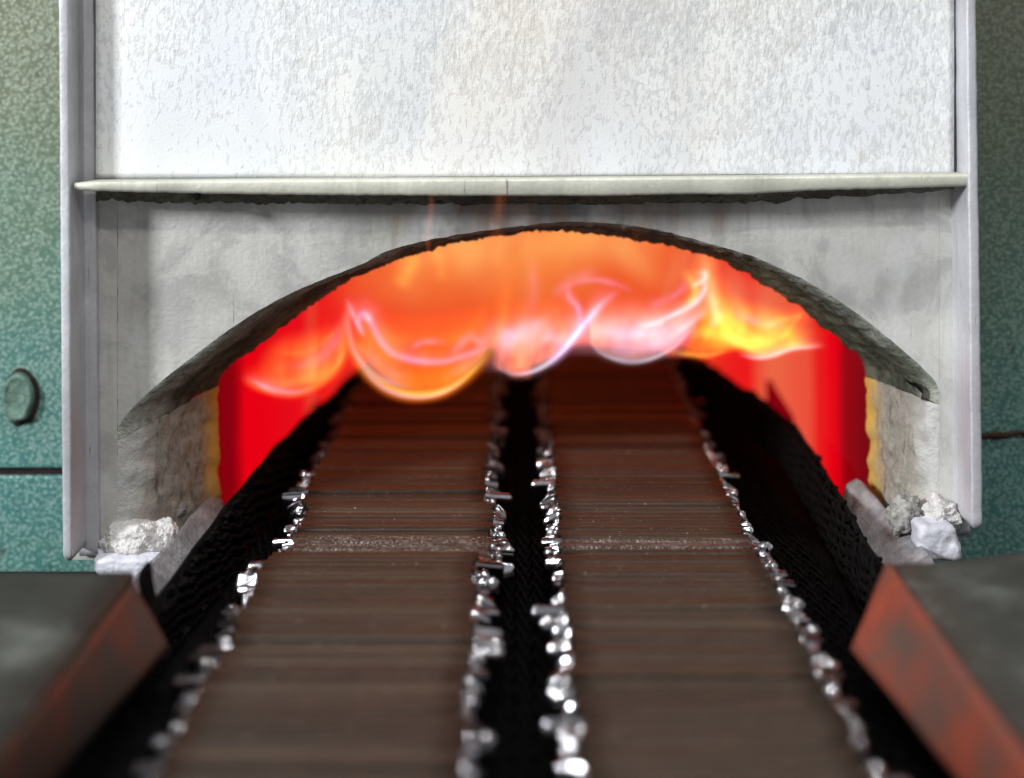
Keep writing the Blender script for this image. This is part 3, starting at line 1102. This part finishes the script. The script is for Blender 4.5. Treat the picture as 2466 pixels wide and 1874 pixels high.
TIPS_B = [tip_mesh(i, TIP) for i in range(4)]
TIPS_DIM = [tip_mesh(i, TIP_DIM) for i in range(4)]
rowdefs = [('left', -0.119, -0.0095), ('right', 0.0105, 0.1160)]
for side, xa, xb in rowdefs:
    TL = 0.0092
    Lb = (xb - xa - 2 * TL) / 2
    bodies = [bar_body(2 * Lb, i + (0 if side == 'left' else 50), BAR) for i in range(5)]
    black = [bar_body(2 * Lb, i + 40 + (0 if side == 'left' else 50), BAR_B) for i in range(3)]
    dusty = [bar_body(2 * Lb, i + 20 + (0 if side == 'left' else 50), BAR_D) for i in range(3)]
    y = -0.300
    i = 0
    rnd = random.Random(5 if side == 'left' else 6)
    step = -0.052 if side == 'left' else -0.047
    while y < 0.452:
        # small sideways shifts; the stack drops a little just before the mouth
        sh = 0.0030 * noise.noise(Vector((y * 16, 1 if side == 'left' else 9, 0))) + rnd.uniform(-.0016, .0016)
        if side == 'left' and step < y < 0.03:
            sh += 0.0050
        z = -0.0010 + rnd.uniform(0, .0006)
        if y < step:
            z += 0.0030 if side == 'left' else 0.0022
        if rnd.random() < 0.03:
            z += 0.0010
        dust = step < y < step + (0.030 if side == 'left' else 0.022)
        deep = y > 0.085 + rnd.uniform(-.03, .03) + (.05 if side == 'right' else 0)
        if dust:
            lab, grp = 'bar dusted with pale grit just outside the mouth, in the %s-hand row' % side, 'dusty bars of the %s-hand row' % side
        elif y > 0.07:
            lab, grp = 'dark bar inside the glowing mouth, in the %s-hand row' % side, 'bars of the %s-hand row inside the furnace' % side
        elif y > step:
            lab, grp = 'brown steel bar with bright ends, lying at the mouth in the %s-hand row' % side, 'bars of the %s-hand row at the mouth' % side
        else:
            lab, grp = 'brown steel bar with bright ends, before the dusty bars of the %s-hand row' % side, 'bars of the %s-hand row in the foreground' % side
        root = bpy.data.objects.new('steel_bar', None)
        root.empty_display_size = 0.005
        root.location = ((xa + xb) / 2 + sh, y, z)
        root.rotation_euler = (rnd.uniform(-.03, .03), rnd.uniform(-.005, .005), rnd.uniform(-.006, .006))
        COL.objects.link(root)
        tag(root, lab, 'steel bar', grp)
        TIPS = TIPS_DIM if deep else TIPS_B
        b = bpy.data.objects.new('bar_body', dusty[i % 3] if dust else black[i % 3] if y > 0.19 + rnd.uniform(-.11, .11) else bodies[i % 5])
        COL.objects.link(b)
        b.parent = root
        for sg in (1, -1):
            t = bpy.data.objects.new('bar_tip', TIPS[rnd.choice((0, 0, 1, 1, 2, 3))])
            COL.objects.link(t)
            t.parent = root
            t.location = (sg * (Lb - .0010), rnd.uniform(-.0003, .0003), BH - .0004 + rnd.choice((0, -.0004, -.0010, -.0018)))
            t.rotation_euler = (rnd.uniform(-.25, .25), rnd.uniform(-.03, .10), (0 if sg > 0 else math.pi) + rnd.uniform(-.10, .10))
            t.scale = (rnd.choice((rnd.uniform(.45, .8), rnd.uniform(.6, 1.0), rnd.uniform(.9, 1.25))), rnd.uniform(.6, 1.0), 1)
        i += 1
        y += PITCH + rnd.uniform(0, .0003)

# ------------------------------------------------------------------ blurred guard plates in the foreground


def guard(name, fold0, low0, fold1, low1, outx, yout0, lipmat, label, seed):
    """fold0/low0 far end, fold1/low1 near end (x, y, d); top sheet runs outwards"""
    sg = -1 if outx < VX else 1
    root = empty(name, P(*fold0) + Vector((0, 0, -0.03)), label, 'guard plate')
    f0, f1, l0, l1 = P(*fold0), P(*fold1), P(*low0), P(*low1)
    rows = []
    for j in range(30):
        t = j / 29
        a = f0.lerp(f1, t)
        row = []
        for i in range(14):
            s_ = i / 13
            p = a + Vector((sg * 0.22 * s_, 0.020 * s_ * (1 - t) * yout0, 0.014 * s_ * (yout0 > .5) + 0.0018 * noise.noise(Vector((t * 3, s_ * 4, seed)))))
            row.append(p)
        rows.append(row)
    grid_obj('top_sheet', rows, PLATE, root, thick=0.003)
    rows = []
    for j in range(30):
        t = j / 29
        a = f0.lerp(f1, t)
        b = l0.lerp(l1, t)
        rows.append([a.lerp(b, k / 8) + Vector((0, 0, 0.001 * noise.noise(Vector((t * 3, k * .3, seed + 5))))) for k in range(9)])
    grid_obj('sloping_lip', rows, lipmat, root, thick=0.003)
    return root


guard('guard_plate', (322, 1398, .80), (410, 1560, .80), (-60, 1900, .565), (110, 1915, .655), 0, 0.3, LIP_L,
      'dark grey bent guard plate with brown lip, left of the belt in the blurred foreground', 1)
guard('guard_plate', (2150, 1360, .81), (2062, 1572, .79), (2560, 1930, .56), (2360, 1915, .655), 2466, 1.0, LIP_R,
      'dark grey bent guard plate with orange-red lip, right of the belt in the blurred foreground', 2)
# curled black end of the left lip
bm_pts = [P(x, y, .815) for x, y in ((335, 1372), (348, 1378), (352, 1420), (362, 1470), (352, 1480), (338, 1440), (328, 1400))]
v = bm_pts + [p + Vector((0, .012, 0)) for p in bm_pts]
n7 = len(bm_pts)
o = mesh_obj('bent_tab', v, [tuple(range(n7)), tuple(range(2 * n7 - 1, n7 - 1, -1))] + [(i, (i + 1) % n7, (i + 1) % n7 + n7, i + n7) for i in range(n7)], BLACK,
             [q for q in SC.objects if q.name == 'guard_plate'][0], bevel=0.0008)

# ------------------------------------------------------------------ flames: curved burning sheets
LAV = Vector((0.66, 0.42, 0.86))
WHT = Vector((0.78, 0.68, 0.84))
YEL = Vector((0.95, 0.62, 0.10))
ORA = Vector((0.45, 0.16, 0.02))
AMB = Vector((0.88, 0.33, 0.045))


def bell(v, c, w_):
    return math.exp(-((v - c) / w_) ** 2)


def flame_root(x, y, d, label):
    return empty('flame', P(x, y, d), label, 'flame', None)


def strand(root, pts, d, width, color, amp, fade=(0.15, 0.2), skew=0.0, depth=1.0, name='flame_strand', wsc=None, halo=True):
    d0_ = d
    if d > 1 and halo:
        d += 0.05
    """bright folded edge of a burning sheet: a gutter-shaped ribbon along pts (x, y)"""
    n = 90
    C = resample(smooth_poly([(x, y, 0) for x, y in pts], 500), n)
    rows, cols = [], []
    m_ = 15
    for i in range(n):
        u = i / (n - 1)
        t = (C[min(i + 1, n - 1)] - C[max(i - 1, 0)]).normalized()
        nn = Vector((-t.y, t.x, 0))
        e = min(1, u / max(fade[0], 1e-4)) * min(1, (1 - u) / max(fade[1], 1e-4))
        e = e * e * (3 - 2 * e)
        ww = 1.75 * width * (1 + .35 * noise.noise(Vector((u * 4, width, d * 17)))) * (wsc[0] + (wsc[1] - wsc[0]) * u if wsc else 1.0)
        row, cr = [], []
        for k in range(m_):
            s_ = -1 + 2 * k / (m_ - 1)
            q = C[i] + nn * (s_ * ww)
            p = P(q.x, q.y, d)
            p.y += depth * ww * S * (s_ * s_ - 1) * 1.6 + 0.010 * noise.noise(Vector((u * 2, d * 9, 0)))
            row.append(p)
            g = bell(s_, skew, 0.40) * (1 - s_ * s_)
            fl = 0.85 + 0.5 * noise.noise(Vector((u * 5, d * 31, width + s_ * .8)))
            I_ = 0.78 * amp * e * g * max(0, fl)
            cr.append(color * I_ if color[2] > .3 else Vector((color[0] * I_, color[1] * I_ * (.3 + .7 * g), color[2] * I_ * g)))
        rows.append(row)
        cols.append(cr)
    if halo and amp >= .5 and d0_ > 1:
        up = [(x, y - width * 1.1) for x, y in pts]
        strand(root, up, d + .02, min(width * 2.6, 30), Vector((max(color[0], .6), color[1] * .6, color[2] * .45)), amp * .42, (max(fade[0], .25), max(fade[1], .3)), -.15, depth, name, wsc, False)
    return grid_obj(name, rows, FLAME, root, colors=cols)


def sheet(root, bottom, top, d0, d1, prof, hor=(0.12, 0.12), amp=1.0, streak=0.4, seed=0.0, name='flame_sheet', bulge=0.02):
    """burning sheet from its lower edge (x, y) up to its upper edge; prof(v) -> colour"""
    n, m_ = 70, 34
    B = smooth_poly([(x, y + 8, 0) for x, y in bottom], n)
    T = smooth_poly([(x, y, 0) for x, y in top], n)
    rows, cols = [], []
    for i in range(n):
        u = i / (n - 1)
        e = min(1, u / hor[0]) * min(1, (1 - u) / hor[1])
        e = max(0.0, e)
        e = e * e * (3 - 2 * e)
        row, cr = [], []
        for k in range(m_):
            v_ = k / (m_ - 1)
            q = B[i].lerp(T[i], v_)
            p = P(q.x, q.y, d0 + (d1 - d0) * v_)
            p.y += bulge * (math.sin(math.pi * u) - .5) + 0.012 * noise.noise(Vector((u * 3 + seed, v_ * 1.5, 1)))
            row.append(p)
            fl = max(0, 1 + streak * 2 * noise.fractal(Vector((u * 5 + seed * 3, v_ * 1.3 + .3 * math.sin(u * 7), seed)), .9, 2, 3))
            cr.append(prof(v_) * (amp * e * fl))
        rows.append(row)
        cols.append(cr)
    return grid_obj(name, rows, FLAME, root, colors=cols)


def glow(c0, peak, wlo, whi, end=True):
    """colour rising to `peak` quickly and fading upward"""
    def f_(v_):
        g = bell(v_, peak, wlo if v_ < peak else whi)
        if end:
            g *= min(1, v_ / .06) * min(1, (1 - v_) / .25)
        return c0 * g
    return f_


# deep orange body of fire filling the crown of the arch
F = flame_root(1250, 900, 1.30, 'broad orange glow of fire filling the crown of the arch behind the tongues')
sheet(F, [(760, 800), (1000, 820), (1250, 800), (1500, 780), (1830, 800)], [(780, 560), (1000, 500), (1250, 490), (1500, 500), (1800, 560)], 1.30, 1.26,
      glow(Vector((0.06, 0.085, 0.016)), .62, .34, .6), (.2, .2), 1.0, .5, 1.0)
sheet(F, [(900, 760), (1050, 740), (1250, 740), (1450, 720), (1650, 730)], [(900, 520), (1050, 480), (1250, 470), (1450, 480), (1660, 520)], 1.24, 1.22,
      glow(Vector((0.05, 0.10, 0.035)), .55, .3, .6), (.2, .2), 1.0, .8, 4.2)
sheet(F, [(1560, 780), (1650, 760), (1750, 790), (1900, 830)], [(1600, 560), (1680, 540), (1760, 600), (1880, 700)], 1.22, 1.2,
      glow(Vector((0.03, 0.10, 0.045)), .4, .3, .5), (.25, .25), 1.0, .5, 7.7)

# 1 left-hand low tongue
F = flame_root(720, 930, 1.12, 'low orange tongue of flame at the far left of the mouth')
strand(F, [(585, 895), (620, 915), (665, 932), (712, 936), (762, 922), (805, 890), (838, 840), (852, 780)], 1.12, 17, AMB, .95, (.25, .45))
strand(F, [(590, 900), (630, 922), (672, 937), (720, 942), (760, 932)], 1.118, 8, LAV, .55, (.35, .4))
strand(F, [(660, 838), (710, 845), (750, 838), (790, 812), (828, 775)], 1.13, 13, ORA, .8, (.3, .3))
sheet(F, [(600, 900), (665, 930), (715, 936), (765, 922), (815, 880), (848, 815)], [(640, 810), (690, 800), (730, 795), (775, 790), (820, 760), (850, 690)], 1.12, 1.16,
      glow(Vector((0.5, 0.17, 0.035)), .14, .12, .6), (.3, .2), 1.2, .3, 2.0)

# 2 big bowl
F = flame_root(1010, 945, 1.10, 'large bowl-shaped yellow flame with a lavender rim, left of centre')
big = [(838, 712), (842, 770), (850, 815), (868, 855), (900, 893), (945, 922), (1000, 936), (1060, 932), (1110, 905), (1155, 862), (1190, 815), (1210, 765), (1222, 700), (1228, 640)]
strand(F, big, 1.10, 24, AMB * 1.25, 1.0, (.30, .42))
strand(F, [(x, y + 9) for x, y in big[3:11]], 1.095, 9, YEL, .7, (.35, .35))
strand(F, [(838, 705), (840, 770), (850, 822), (872, 866), (910, 900), (960, 922), (1010, 930)], 1.098, 9, WHT, .42, (.3, .3))
strand(F, [(850, 838), (875, 884), (920, 926), (975, 949), (1035, 951), (1095, 928), (1140, 890)], 1.093, 7, LAV, .45, (.3, .35))
strand(F, [(832, 715), (846, 740), (862, 775), (876, 805), (878, 820)], 1.10, 7, WHT, .5, (.4, .35))
strand(F, [(874, 812), (866, 775), (872, 752), (888, 756), (905, 790), (925, 825), (955, 850), (1010, 864), (1070, 866), (1120, 852), (1165, 838), (1200, 820)], 1.115, 11, LAV, .62, (.12, .25))
strand(F, [(872, 760), (880, 756), (890, 765), (898, 782)], 1.112, 11, WHT, .5, (.4, .5))
strand(F, [(985, 842), (1010, 824), (1050, 818), (1085, 826)], 1.125, 10, LAV, .30, (.3, .4))
strand(F, [(1085, 850), (1110, 825), (1135, 802), (1150, 815), (1175, 828)], 1.125, 13, LAV, .35, (.3, .35))
sheet(F, big[2:11], [(870, 700), (900, 720), (930, 760), (960, 790), (1010, 800), (1060, 800), (1110, 780), (1150, 740), (1180, 690)], 1.10, 1.16,
      glow(Vector((0.85, 0.13, 0.012)), .12, .09, .7), (.12, .12), 1.0, .35, 5.0)
sheet(F, [(860, 850), (930, 905), (1010, 915), (1090, 895), (1170, 830)], [(860, 720), (930, 730), (1010, 740), (1090, 735), (1180, 710)], 1.17, 1.19,
      glow(Vector((0.62, 0.07, 0.008)), .4, .35, .35), (.12, .12), 1.0, .15, 31.0)
strand(F, [(965, 690), (985, 650), (1000, 615), (985, 590)], 1.2, 34, Vector((0.14, 0.26, 0.03)), 1.0, (.3, .3))
strand(F, [(1060, 680), (1065, 630), (1050, 595), (1065, 570)], 1.2, 30, Vector((0.10, 0.14, 0.03)), 1.0, (.3, .3))

# 3 white arc in the middle
F = flame_root(1260, 905, 1.09, 'white-edged arc of flame low in the centre of the mouth')
arc = [(1188, 870), (1205, 885), (1235, 897), (1265, 896), (1298, 884), (1330, 863), (1360, 835), (1385, 805), (1412, 770), (1440, 735), (1468, 710), (1500, 690)]
strand(F, arc, 1.09, 8, WHT, 1.15, (.22, .6))
strand(F, arc[4:], 1.092, 15, LAV, .8, (.3, .4))
strand(F, [(1365, 830), (1388, 800), (1394, 765), (1390, 735), (1372, 715), (1368, 690), (1385, 680)], 1.10, 9, LAV, .62, (.3, .4))
strand(F, [(1370, 690), (1395, 676), (1440, 672), (1480, 680), (1510, 694), (1535, 700)], 1.11, 10, LAV, .30, (.3, .4))
sheet(F, [(1180, 868), (1220, 890), (1265, 894), (1310, 875), (1350, 842), (1390, 800)], [(1170, 740), (1220, 720), (1270, 715), (1320, 715), (1360, 700), (1400, 680)], 1.09, 1.14,
      glow(Vector((0.80, 0.17, 0.09)), .12, .1, .6), (.2, .2), 1.0, .4, 9.0)
for pts, wd, a in (([(1175, 830), (1205, 812), (1240, 800), (1270, 770), (1290, 745)], 22, .42), ([(1190, 800), (1225, 795), (1235, 812), (1200, 838)], 18, .35),
                   ([(1290, 800), (1330, 805), (1360, 820), (1375, 830)], 22, .42), ([(1230, 820), (1270, 800), (1300, 770), (1312, 745)], 20, .25),
                   ([(1255, 790), (1275, 745), (1285, 690), (1283, 640), (1288, 590)], 20, .12)):
    strand(F, pts, 1.12, wd, LAV, a, (.35, .4))

# 4 lavender tongue right of centre with a bright tip
F = flame_root(1540, 870, 1.09, 'pale lavender tongue with a bright upright tip, right of centre')
arc = [(1420, 790), (1422, 820), (1445, 846), (1490, 863), (1535, 867), (1580, 856), (1622, 832), (1655, 800), (1685, 765)]
strand(F, arc, 1.09, 8, WHT, .72, (.25, .4))
strand(F, [(1660, 690), (1690, 672), (1695, 660), (1688, 648), (1678, 645)], 1.085, 9, WHT, .9, (.3, .4))
strand(F, [(1696, 660), (1694, 690), (1680, 715), (1655, 738), (1630, 750), (1600, 762), (1560, 775)], 1.085, 10, WHT, 1.1, (.25, .4))
strand(F, [(1640, 640), (1662, 675), (1668, 700), (1650, 728), (1630, 742)], 1.09, 17, YEL, .75, (.35, .3))
strand(F, [(1520, 780), (1560, 778), (1590, 772), (1606, 764)], 1.10, 9, WHT, .75, (.4, .3))
strand(F, [(1420, 800), (1470, 790), (1530, 790), (1590, 785), (1640, 770)], 1.105, 24, LAV, .55, (.3, .3))
strand(F, [(1440, 820), (1500, 828), (1560, 822), (1620, 800), (1680, 760)], 1.10, 26, LAV, .62, (.3, .3))
strand(F, [(1590, 810), (1640, 785), (1685, 745), (1700, 715)], 1.098, 16, WHT, .55, (.3, .4))
sheet(F, arc, [(1400, 730), (1430, 710), (1460, 700), (1500, 705), (1540, 710), (1580, 715), (1610, 710), (1640, 700), (1670, 690)], 1.09, 1.14,
      glow(Vector((0.75, 0.30, 0.22)), .25, .22, .45), (.15, .2), 1.0, .3, 12.0)

# 5 yellow tongue at the right
F = flame_root(1820, 850, 1.10, 'bright yellow tongue sweeping to the right-hand side of the mouth')
strand(F, [(1700, 650), (1704, 690), (1716, 740), (1745, 790), (1780, 820), (1815, 838), (1850, 838), (1900, 826), (1950, 826), (1990, 830)], 1.10, 24, YEL, 1.0, (.3, .35), wsc=(1.1, .7))
strand(F, [(1720, 700), (1740, 745), (1775, 785), (1830, 812), (1880, 822)], 1.105, 34, YEL, .8, (.35, .35))
strand(F, [(1640, 800), (1690, 790), (1740, 800), (1790, 815), (1850, 838)], 1.10, 30, YEL, .85, (.35, .3))
strand(F, [(1595, 838), (1640, 846), (1690, 850), (1735, 842), (1770, 838)], 1.09, 12, AMB, 1.0, (.35, .35))
strand(F, [(1770, 848), (1810, 858), (1850, 854), (1900, 838), (1950, 832), (1988, 831)], 1.09, 7, WHT, .8, (.3, .35))
strand(F, [(1700, 790), (1720, 760), (1712, 720), (1700, 690)], 1.095, 17, WHT, .35, (.3, .3))
strand(F, [(1935, 742), (1910, 756), (1870, 765), (1840, 778), (1815, 790)], 1.11, 15, AMB, .7, (.3, .3))
strand(F, [(1930, 744), (1905, 775), (1880, 805), (1860, 820)], 1.11, 12, AMB, .6, (.25, .3))
strand(F, [(1700, 590), (1690, 620), (1705, 680), (1735, 740)], 1.12, 26, Vector((0.12, 0.28, 0.06)), 1.0, (.3, .3))
sheet(F, [(1640, 845), (1720, 846), (1800, 850), (1880, 838), (1960, 828)], [(1650, 730), (1720, 690), (1800, 720), (1880, 740), (1950, 770)], 1.10, 1.14,
      glow(Vector((0.6, 0.34, 0.02)), .22, .18, .5), (.2, .25), 1.25, .4, 15.0)

for pts, wd, a in (([(690, 880), (740, 870), (790, 840), (825, 790), (842, 740)], 20, .20), ([(880, 800), (900, 850), (950, 890), (1010, 905)], 22, .24),
                   ([(1060, 905), (1120, 870), (1170, 810), (1195, 740)], 20, .22), ([(1320, 720), (1350, 690), (1400, 660), (1450, 655)], 18, .16),
                   ([(1540, 740), (1590, 720), (1640, 690), (1660, 650)], 16, .25), ([(1740, 730), (1790, 760), (1850, 775), (1900, 770)], 18, .22)):
    strand(F, pts, 1.13, wd, LAV, a, (.35, .4))
F = flame_root(1300, 840, 1.17, 'pinkish haze of burning gas low across the centre of the mouth')
sheet(F, [(1130, 880), (1220, 885), (1320, 870), (1420, 860), (1560, 862), (1680, 850)], [(1140, 760), (1220, 750), (1320, 745), (1420, 740), (1560, 740), (1680, 720)], 1.18, 1.2,
      glow(Vector((0.55, 0.20, 0.24)), .45, .3, .35), (.2, .2), .9, .5, 21.0)
# thin wisps leaking out and rising in front of the arch and door
for (x, y0, y1, wd, a, lab) in ((1035, 640, 440, 9, .30, 'thin orange wisp of flame rising over the arch, left of its crown'),
                                (1200, 660, 400, 20, .20, 'wider faint orange wisp of flame rising over the arch at its crown'),
                                (1530, 640, 470, 16, .05, 'very faint pinkish wisp rising over the right half of the arch'),
                                (1365, 420, 20, 34, .05, 'faint warm wisp in front of the middle of the door'),
                                (1645, 330, -40, 22, .05, 'faint warm wisp in front of the right half of the door')):
    F = flame_root(x, y0, .952, lab)
    strand(F, [(x + 2, y0), (x - 3, y0 - (y0 - y1) * .35), (x + 4, y0 - (y0 - y1) * .7), (x + 1, y1)], .952, wd, Vector((0.85, 0.20, 0.03)), a * .8, (.25, .45), depth=.5)
